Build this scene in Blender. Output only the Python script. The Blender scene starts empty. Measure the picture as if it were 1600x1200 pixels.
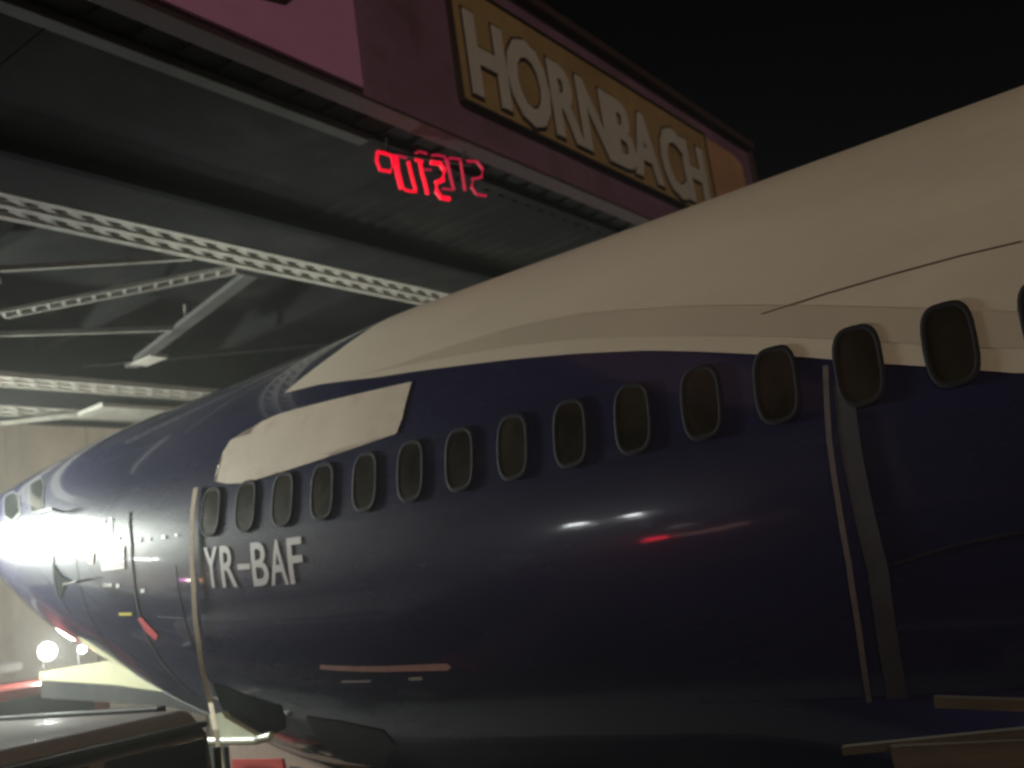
import bpy, bmesh, math, random
from mathutils import Vector, Matrix
random.seed(7)
R = math.radians
C = bpy.context.scene.collection
scene = bpy.context.scene
EYE = 2.7                                   # camera height above the road

# ------------------------------------------------------------------ camera, sky, sun, exposure
FPX = 1541.0
v1 = Vector((-2139, 604, FPX)); v2 = Vector((1150, 142, FPX))
D1 = v1.normalized(); D2 = (v2 - v2.dot(D1) * D1).normalized()
UPc = -(D1.cross(D2))
if UPc.y > 0: UPc = -UPc
def to_world(c):                             # camera axes (x right, y down, z forward) -> world direction
    return Vector((-c.dot(D1), c.dot(D2), c.dot(UPc)))
cam_d = bpy.data.cameras.new('camera'); cam = bpy.data.objects.new('camera', cam_d); C.objects.link(cam)
cx, cy, cz = to_world(Vector((1, 0, 0))), to_world(Vector((0, -1, 0))), to_world(Vector((0, 0, -1)))
m = Matrix((cx, cy, cz)).transposed().to_4x4(); m.translation = Vector((0, 0, EYE))
cam.matrix_world = m
cam_d.sensor_width = 36; cam_d.lens = 36 * FPX / 1600; cam_d.clip_end = 2000; cam_d.clip_start = .05
scene.camera = cam
cam_d.dof.use_dof = True; cam_d.dof.focus_distance = 3.6; cam_d.dof.aperture_fstop = 2.1; cam_d.dof.aperture_blades = 0
w = bpy.data.worlds.new('World'); scene.world = w; w.use_nodes = True
nt = w.node_tree; sky = nt.nodes.new('ShaderNodeTexSky'); sky.sky_type = 'NISHITA'; sky.sun_disc = False
SUN_EL, SUN_AZ = R(26), R(-44)              # azimuth of the light's origin, from +X counter-clockwise
sky.sun_elevation = SUN_EL; sky.sun_rotation = R(90) - SUN_AZ
nt.links.new(sky.outputs[0], nt.nodes['Background'].inputs[0]); nt.nodes['Background'].inputs[1].default_value = .0002
sd = bpy.data.lights.new('street_glow', 'SUN'); sd.energy = .56; sd.angle = R(12); sd.color = (1, .77, .52)
so = bpy.data.objects.new('street_glow', sd); C.objects.link(so)
sdir = Vector((math.cos(SUN_EL) * math.cos(SUN_AZ), math.cos(SUN_EL) * math.sin(SUN_AZ), math.sin(SUN_EL)))
so.rotation_euler = sdir.to_track_quat('Z', 'Y').to_euler()
vs = scene.view_settings; vs.view_transform = 'Standard'; vs.look = 'None'; vs.exposure = 0; vs.gamma = 1; vs.use_curve_mapping = False
scene.render.film_transparent = False
scene.cycles.use_denoising = True
scene.cycles.max_bounces = 6; scene.cycles.volume_bounces = 0
scene.cycles.sample_clamp_indirect = 4
scene.cycles.pixel_filter_type = 'BLACKMAN_HARRIS'; scene.cycles.filter_width = 2.3

# ------------------------------------------------------------------ helpers
def ray(px, py): return to_world(Vector((px - 800, py - 600, FPX))).normalized()
O = Vector((0, 0, EYE))
def onX(px, py, X): r = ray(px, py); return O + r * (X / r.x)
def onY(px, py, Y): r = ray(px, py); return O + r * (Y / r.y)
def onZ(px, py, Z): r = ray(px, py); return O + r * ((Z - EYE) / r.z)
def onplane(px, py, P, n): r = ray(px, py); return O + r * ((P - O).dot(n) / r.dot(n))

def mat(name, col, rough=.6, metal=0, noise=0, nscale=3, spec=.5, bump=0, bscale=8, emit=None, estr=0, coat=0, dirt=None, dscale=1.2, stretch=(1, 1, 1)):
    M = bpy.data.materials.new(name); M.use_nodes = True; t = M.node_tree; b = t.nodes['Principled BSDF']
    b.inputs['Base Color'].default_value = (*col, 1); b.inputs['Roughness'].default_value = rough; b.inputs['Metallic'].default_value = metal
    b.inputs['Specular IOR Level'].default_value = spec; b.inputs['Coat Weight'].default_value = coat; b.inputs['Coat Roughness'].default_value = .06
    if emit: b.inputs['Emission Color'].default_value = (*emit, 1); b.inputs['Emission Strength'].default_value = estr
    tc = t.nodes.new('ShaderNodeTexCoord'); mp = t.nodes.new('ShaderNodeMapping'); mp.inputs['Scale'].default_value = stretch
    t.links.new(tc.outputs['Object'], mp.inputs['Vector'])
    src = None
    if noise:
        n = t.nodes.new('ShaderNodeTexNoise'); n.inputs['Scale'].default_value = nscale; n.inputs['Detail'].default_value = 7; n.inputs['Roughness'].default_value = .65
        t.links.new(mp.outputs[0], n.inputs['Vector'])
        r = t.nodes.new('ShaderNodeValToRGB'); r.color_ramp.elements[0].position = .3; r.color_ramp.elements[1].position = .72
        r.color_ramp.elements[0].color = (*[c * (1 - noise) for c in col], 1); r.color_ramp.elements[1].color = (*[min(1, c * (1 + noise)) for c in col], 1)
        t.links.new(n.outputs['Fac'], r.inputs[0]); src = r.outputs[0]
        mr = t.nodes.new('ShaderNodeMapRange'); mr.inputs['To Min'].default_value = max(.02, rough * .75); mr.inputs['To Max'].default_value = min(1, rough * 1.3)
        t.links.new(n.outputs['Fac'], mr.inputs[0]); t.links.new(mr.outputs[0], b.inputs['Roughness'])
    if dirt:
        n2 = t.nodes.new('ShaderNodeTexNoise'); n2.inputs['Scale'].default_value = dscale; n2.inputs['Detail'].default_value = 9; n2.inputs['Roughness'].default_value = .7
        t.links.new(mp.outputs[0], n2.inputs['Vector'])
        r2 = t.nodes.new('ShaderNodeValToRGB'); r2.color_ramp.elements[0].position = .5; r2.color_ramp.elements[1].position = .75
        r2.color_ramp.elements[0].color = (0, 0, 0, 1); r2.color_ramp.elements[1].color = (.7, .7, .7, 1)
        t.links.new(n2.outputs['Fac'], r2.inputs[0])
        mx = t.nodes.new('ShaderNodeMixRGB'); t.links.new(r2.outputs[0], mx.inputs[0]); mx.inputs[2].default_value = (*dirt, 1)
        if src: t.links.new(src, mx.inputs[1])
        else: mx.inputs[1].default_value = (*col, 1)
        src = mx.outputs[0]
    if src: t.links.new(src, b.inputs['Base Color'])
    if bump:
        n3 = t.nodes.new('ShaderNodeTexNoise'); n3.inputs['Scale'].default_value = bscale; n3.inputs['Detail'].default_value = 3
        t.links.new(mp.outputs[0], n3.inputs['Vector'])
        bp = t.nodes.new('ShaderNodeBump'); bp.inputs['Strength'].default_value = 1; bp.inputs['Distance'].default_value = bump
        t.links.new(n3.outputs['Fac'], bp.inputs['Height']); t.links.new(bp.outputs[0], b.inputs['Normal'])
        if coat: t.links.new(bp.outputs[0], b.inputs['Coat Normal'])
    return M

M = dict(
    blue=mat('aircraft_blue', (.022, .0215, .066), .26, noise=.14, nscale=1.2, bump=.006, bscale=1.4, coat=1, stretch=(.35, 1, 1)),
    white=mat('aircraft_white', (.68, .615, .53), .55, noise=.05, nscale=.8, bump=.0015, bscale=2, dirt=(.52, .49, .43), dscale=.9, stretch=(.35, 1, 1)),
    stripe=mat('aircraft_stripe', (.54, .48, .405), .55, noise=.05, nscale=1),
    patch=mat('patch_paint', (.66, .58, .50), .6, noise=.07, nscale=1.5, dirt=(.42, .33, .25), dscale=2.5),
    seam=mat('seam', (.17, .14, .11), .6),
    glass=mat('cabin_glass', (.030, .024, .019), .22, noise=.55, nscale=2.3),
    wframe=mat('window_frame', (.024, .024, .032), .8, spec=.25, metal=0, noise=.2, nscale=9),
    regn=mat('registration_paint', (.46, .43, .45), .5, noise=.1, nscale=5),
    stencil=mat('stencil_white', (.85, .88, .85), .4),
    yellow=mat('stencil_yellow', (.75, .62, .08), .5),
    red=mat('stencil_red', (.6, .05, .08), .5),
    maroon=mat('placard_maroon', (.22, .12, .13), .5),
    strap=mat('strap_webbing', (.46, .38, .28), .85, noise=.2, nscale=25),
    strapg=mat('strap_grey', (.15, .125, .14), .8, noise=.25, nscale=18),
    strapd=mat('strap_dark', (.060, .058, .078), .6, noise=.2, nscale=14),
    dark=mat('dark_void', (.010, .012, .014), .9, spec=.05),
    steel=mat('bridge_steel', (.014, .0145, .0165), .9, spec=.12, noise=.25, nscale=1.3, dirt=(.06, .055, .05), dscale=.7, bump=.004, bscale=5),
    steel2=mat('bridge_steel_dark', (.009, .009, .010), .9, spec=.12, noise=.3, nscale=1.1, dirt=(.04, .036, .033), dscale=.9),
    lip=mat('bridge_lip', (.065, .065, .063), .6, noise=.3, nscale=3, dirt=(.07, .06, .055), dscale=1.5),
    pale=mat('bridge_pale_paint', (.46, .44, .39), .6, noise=.2, nscale=5, dirt=(.22, .18, .14), dscale=3),
    wine=mat('fascia_wine', (.215, .115, .215), .6, noise=.22, nscale=1.1, dirt=(.08, .045, .05), dscale=1.6),
    wine2=mat('fascia_edge', (.055, .030, .036), .6, noise=.2, nscale=2),
    pink=mat('banner_pink', (.62, .29, .60), .6, noise=.10, nscale=1.2, bump=.01, bscale=2),
    amber=mat('sign_amber', (.37, .255, .135), .55, noise=.14, nscale=1.4, dirt=(.24, .15, .08), dscale=2),
    orange=mat('sign_orange', (.50, .29, .19), .55, noise=.15, nscale=1.3),
    letter=mat('sign_letter', (.58, .56, .58), .5, noise=.08, nscale=2),
    outline=mat('sign_outline', (.035, .022, .018), .6),
    concrete=mat('concrete', (.42, .355, .30), .85, noise=.2, nscale=.7, dirt=(.18, .155, .12), dscale=.5, bump=.01, bscale=12),
    asphalt=mat('asphalt', (.055, .054, .055), .75, noise=.35, nscale=2.2, bump=.006, bscale=60),
    soil=mat('soil', (.06, .055, .04), .9, noise=.4, nscale=1.5, bump=.02, bscale=8),
    kerb=mat('kerb_stone', (.3, .29, .27), .8, noise=.2, nscale=4),
    mark=mat('road_paint', (.7, .7, .66), .6, noise=.15, nscale=6),
    vangrey=mat('van_paint', (.17, .135, .125), .6, noise=.15, nscale=1.5, coat=.08, dirt=(.10, .085, .075)),
    vanwhite=mat('van_white', (.6, .6, .58), .35, noise=.06, nscale=2, coat=.4),
    tyre=mat('tyre', (.02, .02, .02), .85), rim=mat('rim', (.3, .3, .3), .35, metal=.7),
    carglass=mat('car_glass', (.015, .017, .018), .06),
    trim=mat('trim_black', (.02, .02, .022), .5),
    traileryel=mat('trailer_paint', (.30, .285, .17), .5, noise=.2, nscale=3, dirt=(.2, .17, .11), dscale=3),
    tubegreen=mat('tube_paint', (.48, .50, .38), .4, noise=.15, nscale=5),
    cabred=mat('cab_red', (.42, .05, .045), .4, noise=.15, nscale=3, coat=.4),
    wood=mat('timber', (.095, .080, .068), .8, noise=.4, nscale=3, stretch=(.25, 3, 3), bump=.004, bscale=20),
    carpet=mat('padding', (.22, .15, .12), .95, noise=.2, nscale=20),
    metal=mat('bare_metal', (.5, .5, .5), .25, metal=.9),
    lampw=mat('lamp_white', (1, 1, 1), .4, emit=(.93, 1, .93), estr=60),
    lamps=mat('lamp_small', (1, 1, 1), .4, emit=(.95, 1, 1), estr=60),
    lampr=mat('lamp_red', (.5, 0, .02), .4, emit=(1, .02, .05), estr=22),
    lampv=mat('lamp_violet', (.3, .1, .6), .4, emit=(.5, .2, 1), estr=25),
    lampo=mat('lamp_amber', (.5, .2, .0), .4, emit=(1, .35, .02), estr=25),
    lampt=mat('lamp_strip', (.5, .3, .28), .5, emit=(1, .48, .42), estr=1.6),
    ledr=mat('led_red', (.4, 0, .02), .5, emit=(1, .004, .030), estr=1.15),
    ledd=mat('led_red_dim', (.4, 0, .02), .5, emit=(.50, .012, .055), estr=.75),
    tape=mat('tape_pinkish', (.48, .27, .26), .6, noise=.2, nscale=10),
)

def link(name, me, m, parent=None):
    o = bpy.data.objects.new(name, me); C.objects.link(o)
    if m: me.materials.append(M[m] if isinstance(m, str) else m)
    if parent: o.parent = parent
    return o
def obj(name, bm, m, parent=None, smooth=False):
    bmesh.ops.recalc_face_normals(bm, faces=bm.faces)
    me = bpy.data.meshes.new(name); bm.to_mesh(me); bm.free()
    if smooth:
        for p in me.polygons: p.use_smooth = True
        me.set_sharp_from_angle(angle=R(35))
    return link(name, me, m, parent)
def tag(o, label=None, cat=None, group=None, kind=None):
    for k, v in (('label', label), ('category', cat), ('group', group), ('kind', kind)):
        if v: o[k] = v
    return o
def empty(name, loc, label, cat, group=None, rz=0):
    o = bpy.data.objects.new(name, None); C.objects.link(o); o.location = loc; o.rotation_euler = (0, 0, rz)
    o.empty_display_size = .2
    return tag(o, label, cat, group)
def root0(name, label, cat, group=None, loc=(0, 0, 0)):
    return empty(name, loc, label, cat, group)
def rel(o, root):                            # keep world-space mesh under an Empty that stands elsewhere
    o.parent = root; o.matrix_parent_inverse = Matrix.Translation(-Vector(root.location)); return o
def bx(bm, a, b, bev=0):
    (x0, y0, z0), (x1, y1, z1) = a, b
    r = bmesh.ops.create_cube(bm, size=1)
    bmesh.ops.scale(bm, vec=(abs(x1 - x0), abs(y1 - y0), abs(z1 - z0)), verts=r['verts'])
    bmesh.ops.translate(bm, vec=((x0 + x1) / 2, (y0 + y1) / 2, (z0 + z1) / 2), verts=r['verts'])
    if bev:
        es = list({e for v in r['verts'] for e in v.link_edges})
        bmesh.ops.bevel(bm, geom=es, offset=bev, segments=2, affect='EDGES', profile=.5)
def box(name, a, b, m, parent=None, bev=0):
    bm = bmesh.new(); bx(bm, a, b, bev); return obj(name, bm, m, parent)
def bar(bm, p, q, w_, h_, up=Vector((0, 0, 1))):
    p, q = Vector(p), Vector(q); d = (q - p).normalized(); s = d.cross(up)
    if s.length < 1e-4: s = d.cross(Vector((0, 1, 0)))
    s.normalize(); u = s.cross(d)
    vs_ = []
    for e in (p, q):
        for i, j in ((-1, -1), (1, -1), (1, 1), (-1, 1)): vs_.append(bm.verts.new(e + s * i * w_ / 2 + u * j * h_ / 2))
    for f in ((0, 1, 2, 3), (7, 6, 5, 4), (0, 4, 5, 1), (1, 5, 6, 2), (2, 6, 7, 3), (3, 7, 4, 0)): bm.faces.new([vs_[k] for k in f])
def tube(bm, pts, r, n=8, closed=False):
    pts = [Vector(p) for p in pts]; rings = []
    N = len(pts)
    for i, p in enumerate(pts):
        a = pts[(i - 1) % N] if (closed or i > 0) else p; b = pts[(i + 1) % N] if (closed or i < N - 1) else p
        d = (b - a).normalized(); s = d.cross(Vector((.13, .31, .94))).normalized(); u = s.cross(d)
        rings.append([bm.verts.new(p + (s * math.cos(t) + u * math.sin(t)) * r) for t in [2 * math.pi * k / n for k in range(n)]])
    for i in range(N if closed else N - 1):
        A, B = rings[i], rings[(i + 1) % N]
        for k in range(n): bm.faces.new((A[k], A[(k + 1) % n], B[(k + 1) % n], B[k]))
    if not closed: bm.faces.new(rings[0][::-1]); bm.faces.new(rings[-1])
def cyl(bm, p, q, r, n=20): tube(bm, [p, q], r, n)

_glyph = {}
def glyph(ch, offset=0.0, res=3):
    """flat mesh of one character with its bounding box scaled to 0..1"""
    key = (ch, offset)
    if key not in _glyph:
        cu = bpy.data.curves.new('g', 'FONT'); cu.body = ch; cu.offset = offset; cu.resolution_u = res; cu.fill_mode = 'FRONT'
        o = bpy.data.objects.new('g', cu); C.objects.link(o); bpy.context.view_layer.update()
        me = bpy.data.meshes.new_from_object(o.evaluated_get(bpy.context.evaluated_depsgraph_get()))
        V = [tuple(v.co) for v in me.vertices]; Fs = [tuple(p.vertices) for p in me.polygons]
        bpy.data.objects.remove(o); bpy.data.curves.remove(cu); bpy.data.meshes.remove(me)
        _glyph[key] = (V, Fs)
    V, Fs = _glyph[key]
    return V, Fs
def glyph_bm(ch, offset=0.0, ref=None):
    V, Fs = glyph(ch, offset); RV, _ = glyph(ch, ref if ref is not None else offset)
    x0, x1 = min(v[0] for v in RV), max(v[0] for v in RV); y0, y1 = min(v[1] for v in RV), max(v[1] for v in RV)
    bm = bmesh.new(); vv = [bm.verts.new(((v[0] - x0) / (x1 - x0), (v[1] - y0) / (y1 - y0), 0)) for v in V]
    for f in Fs:
        try: bm.faces.new([vv[i] for i in f])
        except ValueError: pass
    return bm

# ------------------------------------------------------------------ ground, road, walls, haze
g = box('ground', (-160, -90, -.6), (120, 120, -.02), 'soil'); tag(g, kind='structure')
def sheet(name, x0, x1, y0, y1, z, m):
    bm = bmesh.new(); bm.faces.new([bm.verts.new(p) for p in ((x0, y0, z), (x1, y0, z), (x1, y1, z), (x0, y1, z))]); o = obj(name, bm, m); tag(o, kind='structure'); return o
sheet('road', -150, 110, -7.2, 11.6, 0, 'asphalt')
for i in range(-14, 12):
    sheet('lane_marking', i * 9, i * 9 + 3.2, 2.05, 2.2, .004, 'mark')
sheet('edge_line', -150, 110, -6.7, -6.55, .004, 'mark'); sheet('edge_line', -150, 110, 11.0, 11.15, .004, 'mark')
for y0, y1 in ((-7.5, -7.2), (11.6, 11.9)):
    tag(box('kerb', (-150, y0, -.1), (110, y1, .13), 'kerb', bev=.02), kind='structure')
tag(box('pavement', (-150, -9.4, -.1), (110, -7.5, .11), 'kerb'), kind='structure')
tag(box('pavement', (-150, 11.9, -.1), (110, 13.4, .11), 'kerb'), kind='structure')
# far retaining wall of cast concrete bays, seen beyond and under the bridge
wall = root0('retaining_wall', 'long beige concrete retaining wall behind the plane\'s nose and beyond the bridge', 'wall', loc=(-40, 13.6, 0))
for i in range(22):
    x1 = -18.7 - i * 4.0
    rel(box('panel', (x1 - 3.96, 13.4 + random.uniform(0, .03), 0), (x1, 14.0, 8.85), 'concrete', bev=.02), wall)
rel(box('coping', (-106, 13.3, 8.853), (-18.7, 14.1, 9.05), 'kerb', bev=.02), wall)
wall2 = root0('retaining_wall', 'concrete retaining wall on the camera side of the road beyond the bridge', 'wall', loc=(-40, -10, 0))  # unseen wall added for its bright reflection in the nose
for i in range(14):
    x1 = -18.7 - i * 4.0
    rel(box('panel', (x1 - 3.96, -10.4, 0), (x1, -9.8 + random.uniform(0, .03), 8.85), 'concrete', bev=.02), wall2)
for nm, ya, yb, lb in (('far', 13.4, 15.0, 'concrete abutment carrying the far end of the steel bridge'), ('near', -10.5, -9.4, 'concrete abutment on the camera side of the road under the bridge')):
    ab = root0('bridge_abutment', lb, 'abutment', loc=(-12, ya, 0))
    for i in range(4):
        rel(box('block', (-18.6 + i * 3.32, ya, 0), (-18.6 + i * 3.32 + 3.3, yb, 6.6), 'concrete', bev=.015), ab)
    rel(box('bearing_shelf', (-18.6, ya - .12, 6.6), (-5.3, yb, 6.84), 'concrete', bev=.02), ab)

hz = box('haze', (-170, -100, -1.6), (130, 130, 9.7), None); tag(hz, kind='stuff')
HM = bpy.data.materials.new('haze_air'); HM.use_nodes = True; HM.node_tree.nodes.clear()
pv = HM.node_tree.nodes.new('ShaderNodeVolumePrincipled'); pv.inputs['Density'].default_value = .0062; pv.inputs['Color'].default_value = (.9, .9, .85, 1); pv.inputs['Anisotropy'].default_value = .75
mo = HM.node_tree.nodes.new('ShaderNodeOutputMaterial'); HM.node_tree.links.new(pv.outputs[0], mo.inputs['Volume']); hz.data.materials.append(HM)

# ------------------------------------------------------------------ the steel bridge across the road
ZB = EYE + 4.2                               # underside
XF = -5.30                                   # outer face
Y0, Y1 = -9.4, 14.9
br = root0('railway_bridge', 'dark steel bridge crossing over the plane with latticed pale chords underneath', 'bridge', loc=(-12, 3, ZB))
def bp(name, a, b, m, bev=0): return rel(box(name, a, b, m, bev=bev), br)
zt = EYE + 6.38
for i in range(9):                           # fascia plates with joints
    ya = Y0 + i * 2.7; yb = min(Y1, ya + 2.69)
    bp('fascia_panel', (XF - .12, ya, ZB), (XF, yb, zt - .10), 'wine')
bp('top_flange', (XF - .42, Y0, zt - .10), (XF + .10, Y1 + .12, zt + .02), 'wine2', .01)
bp('end_plate', (XF - .5, Y1 + .003, ZB), (XF + .06, Y1 + .10, zt - .103), 'wine2')
bp('bottom_flange', (XF - .16, Y0, ZB - .035), (XF + .035, Y1, ZB - .002), 'wine2')
# ribbed strip behind the fascia
bp('recess_plate', (XF - .44, Y0, ZB + .045), (XF - .165, Y1, ZB + .09), 'steel')
y = -2.0
while y < 14.5:
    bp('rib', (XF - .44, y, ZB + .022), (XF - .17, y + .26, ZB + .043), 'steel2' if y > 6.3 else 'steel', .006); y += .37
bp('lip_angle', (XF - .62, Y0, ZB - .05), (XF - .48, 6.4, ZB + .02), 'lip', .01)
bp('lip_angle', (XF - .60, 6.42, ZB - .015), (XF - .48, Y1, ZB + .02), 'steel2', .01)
# broad soffit plates
ys = [Y0, -6.2, -3.0, .2, 3.4, 7.15, 9.2, 11.2, 13.2, Y1]
for a, b in zip(ys[:-1], ys[1:]):
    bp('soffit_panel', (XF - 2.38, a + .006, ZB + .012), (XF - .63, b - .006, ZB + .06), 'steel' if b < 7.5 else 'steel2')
y = 7.3
while y < 14.6:
    bp('soffit_rib', (XF - 2.34, y, ZB + .0), (XF - .66, y + .10, ZB + .011), 'steel2', .004); y += .26
bp('drip_angle', (XF - 2.50, Y0, ZB - .11), (XF - 2.39, Y1, ZB + .05), 'dark')
for i in range(8):
    bp('girder_flange', (XF - 3.34, Y0 + i * 3.04, ZB - .02), (XF - 2.52, min(Y1, Y0 + i * 3.04 + 3.03), ZB + .03), 'steel')
bp('girder_web', (XF - 3.0, Y0, ZB + .03), (XF - 2.9, Y1, ZB + 1.6), 'steel2')
bp('deck', (XF - 13.2, Y0, ZB + 1.0), (XF - .13, Y1, ZB + 1.3), 'steel2')
for i in range(9):
    bp('deck_beam', (XF - 13.0, Y0 + 1.5 + i * 2.7, ZB + .55), (XF - 3.5, Y0 + 1.68 + i * 2.7, ZB + .998), 'steel2')
# latticed chords: two edge bars, a middle bar, crossed lacing bars
lace_mesh = None
def chord(xa, xb, ya, yb, z, step, m='pale', mid=True, bw=.055):
    c = rel(box('lattice_chord', (xa, Y0, z + .10), (xb, Y1, z + .16), 'dark'), br)     # open back of the box section
    rails = [xa + .045, xb - .045] + ([(xa + xb) / 2] if mid else [])
    for x in rails:
        b_ = box('edge_bar', (x - .045, Y0, z), (x + .045, Y1, z + .09), m); b_.parent = c
    cells = [(xa + .07, (xa + xb) / 2 - .03), ((xa + xb) / 2 + .03, xb - .07)] if mid else [(xa + .07, xb - .07)]
    me = {}
    for ci, (p, q) in enumerate(cells):
        yy = ya + (step / 2 if ci else 0)
        while yy < yb:
            for sgn in (1, -1):
                if sgn not in me:
                    bm = bmesh.new(); bar(bm, (-(q - p) / 2, -sgn * step / 2, 0), ((q - p) / 2, sgn * step / 2, 0), bw, .012)
                    mm = bpy.data.meshes.new('lacing_bar'); bmesh.ops.recalc_face_normals(bm, faces=bm.faces); bm.to_mesh(mm); bm.free(); mm.materials.append(M[m]); me[sgn] = mm
                o = bpy.data.objects.new('lacing_bar', me[sgn]); C.objects.link(o); o.parent = c
                o.location = ((p + q) / 2, yy, z + .02 + (.014 if sgn > 0 else 0))
            yy += step
    return c
ch1 = chord(XF - 3.98, XF - 3.38, 1.2, 14.6, ZB - .02, .30, bw=.075)
ch2 = chord(XF - 10.50, XF - 9.86, 4.0, 14.6, ZB - .02, .36, bw=.07)
ch3 = chord(XF - 12.60, XF - 11.80, 4.0, 14.6, ZB - .02, .42, bw=.08)
bp('girder_flange', (XF - 11.70, Y0, ZB - .02), (XF - 10.58, Y1, ZB + .03), 'steel')
bp('girder_flange', (XF - 13.3, Y0, ZB - .0), (XF - 12.66, Y1, ZB + .05), 'steel')
for x in (XF - 3.7, XF - 10.2, XF - 12.2):
    bp('girder_web', (x - .03, Y0, ZB + .143), (x + .03, Y1, ZB + .998), 'steel2')
# lateral bracing in the plane just above the chords
ZBR = ZB + .17
def brace(p, q, w_, m='lip', nm='bracing_bar', z=ZBR):
    a, b = onZ(*p, z), onZ(*q, z); bm = bmesh.new(); bar(bm, a, b, w_, .07); return rel(obj(nm, bm, m), br)
brace((0, 420), (300, 402), .05, 'pale'); brace((0, 522), (292, 513), .04, 'pale'); brace((405, 418), (290, 506), .20, 'lip')
brace((290, 506), (205, 572), .20, 'lip'); brace((0, 662), (150, 646), .07, 'pale', z=ZB - .12)
brace((0, 437), (-300, 455), .085, 'pale'); brace((130, 570), (600, 528), .10, 'steel')
c = rel(box('lattice_bar', (0, 0, 0), (.01, .01, .01), 'steel2'), br)
# a laced diagonal: two thin bars with short ties
pa, pb = onZ(0, 492, ZBR), onZ(400, 414, ZBR)
bm = bmesh.new(); d = (pb - pa).normalized(); s = Vector((-d.y, d.x, 0))
bar(bm, pa + s * .11, pb + s * .11, .035, .05); bar(bm, pa - s * .11, pb - s * .11, .035, .05)
n = int((pb - pa).length / .22)
for i in range(n): bar(bm, pa + d * (i * .22) + s * .1, pa + d * (i * .22 + .11) - s * .1, .04, .02)
c.data = obj('tmp', bm, 'pale').data; bpy.data.objects.remove(bpy.data.objects['tmp'])
for p in ((292, 480), (292, 507)): pass
bm = bmesh.new(); cyl(bm, onZ(292, 508, ZBR), onZ(292, 508, ZBR) + Vector((0, 0, .32)), .03, 8); rel(obj('hanger_rod', bm, 'pale'), br)
bm = bmesh.new(); q_ = onZ(232, 560, ZBR); bx(bm, (q_.x - .3, q_.y - .16, ZBR - .05), (q_.x + .3, q_.y + .16, ZBR + .02)); rel(obj('gusset_plate', bm, 'pale'), br)
q_ = onZ(410, 420, ZBR); bm = bmesh.new(); bx(bm, (q_.x - .2, q_.y - .25, ZBR - .045), (q_.x + .15, q_.y + .25, ZBR + .02)); rel(obj('gusset_plate', bm, 'steel'), br)
q_ = onZ(205, 645, ZB - .1); bm = bmesh.new(); bx(bm, (q_.x - .5, q_.y - .9, ZB - .14), (q_.x + .5, q_.y + .6, ZB - .06)); rel(obj('gusset_plate', bm, 'pale'), br)

# ------------------------------------------------------------------ signs on the bridge
def plane_poly(name, pts, X, thick, m, parent):
    """a plate whose outline lies on the plane x = X, with thickness behind it"""
    bm = bmesh.new(); f = bm.faces.new([bm.verts.new((X, p[0], p[1])) for p in pts])
    r = bmesh.ops.extrude_face_region(bm, geom=[f]); bmesh.ops.translate(bm, vec=(-thick, 0, 0), verts=[v for v in r['geom'] if isinstance(v, bmesh.types.BMVert)])
    return rel(obj(name, bm, m), parent)
def solid_letter(name, ch, ya, yb, za, zb, X, depth, m, parent, off, ref=None):
    bm = glyph_bm(ch, off, ref)
    for v in bm.verts: v.co = Vector((X, ya + v.co.x * (yb - ya), za + v.co.y * (zb - za)))
    fs = list(bm.faces); r = bmesh.ops.extrude_face_region(bm, geom=fs)
    bmesh.ops.translate(bm, vec=(depth, 0, 0), verts=[v for v in r['geom'] if isinstance(v, bmesh.types.BMVert)])
    return rel(obj(name, bm, m), parent)
XS = XF + .05
SZ0, SZ1 = onX(900, 246, XS).z, onX(900, 95, XS).z
SZ0, SZ1 = EYE + 4.63, EYE + 5.98
yl, yr = onX(717, 100, XS).y, onX(1108, 262, XS).y
sg = root0('advertising_sign', 'long amber sign with big white capital letters on the bridge face', 'sign', loc=(XS, (yl + yr) / 2, SZ0))
plane_poly('panel', [(yl, SZ0), (yr, SZ0), (yr, SZ1), (yl, SZ1)], XS, .04, 'amber', sg)
bw = .025
for a, b in (((yl - bw, SZ0 - bw), (yr + bw, SZ0)), ((yl - bw, SZ1), (yr + bw, SZ1 + bw)), ((yl - bw, SZ0), (yl - .001, SZ1)), ((yr + .001, SZ0), (yr + bw, SZ1))):
    rel(box('frame_rail', (XF + .002, a[0], a[1]), (XS + .02, b[0], b[1]), 'outline'), sg)
LZ0, LZ1 = onX(741, 148, XS).z, onX(731, 20, XS).z
for ch, a, b in (('H', (729, 81), (787, 97)), ('O', (790, 105), (855, 138)), ('R', (857, 130), (903, 160)), ('N', (903, 164), (951, 196)),
                 ('B', (953.5, 200), (989, 227)), ('A', (993, 270), (1036, 287)), ('C', (1031, 238), (1067, 252)), ('H', (1065, 245), (1100, 268))):
    ya, yb = onX(*a, XS).y, onX(*b, XS).y
    ex = .05 if ch in 'OC' else 0
    solid_letter('letter', ch, ya, yb, LZ0 - ex, LZ1 + ex, XS + .012, .016, 'letter', sg, .034)
    o_ = solid_letter('letter_shadow', ch, ya, yb, LZ0 - ex, LZ1 + ex, XS + .002, .01, 'outline', sg, .058, .032)  # dark outline plate behind the letter
yo = onX(1160, 262, XS).y
s2 = root0('orange_sign', 'small plain orange panel beside the amber sign at the end of the bridge', 'sign', loc=(XS, (yr + yo) / 2, SZ0))
plane_poly('panel', [(yr + .05, SZ0 + .02), (yo, SZ0 + .02), (yo, SZ1 - .10), (yo - .3, SZ1 - .02), (yr + .05, SZ1 - .02)], XS, .04, 'orange', s2)
yp = onX(560, 70, XS).y
s3 = root0('pink_banner', 'pink banner with white dark edged lettering at the top left of the bridge face', 'banner', loc=(XS, 2, ZB))
plane_poly('cloth', [(-3.5, ZB + .06), (yp, ZB + .06), (yp - .0, zt - .13), (-3.5, zt - .13)], XS, .03, 'pink', s3)
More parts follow.
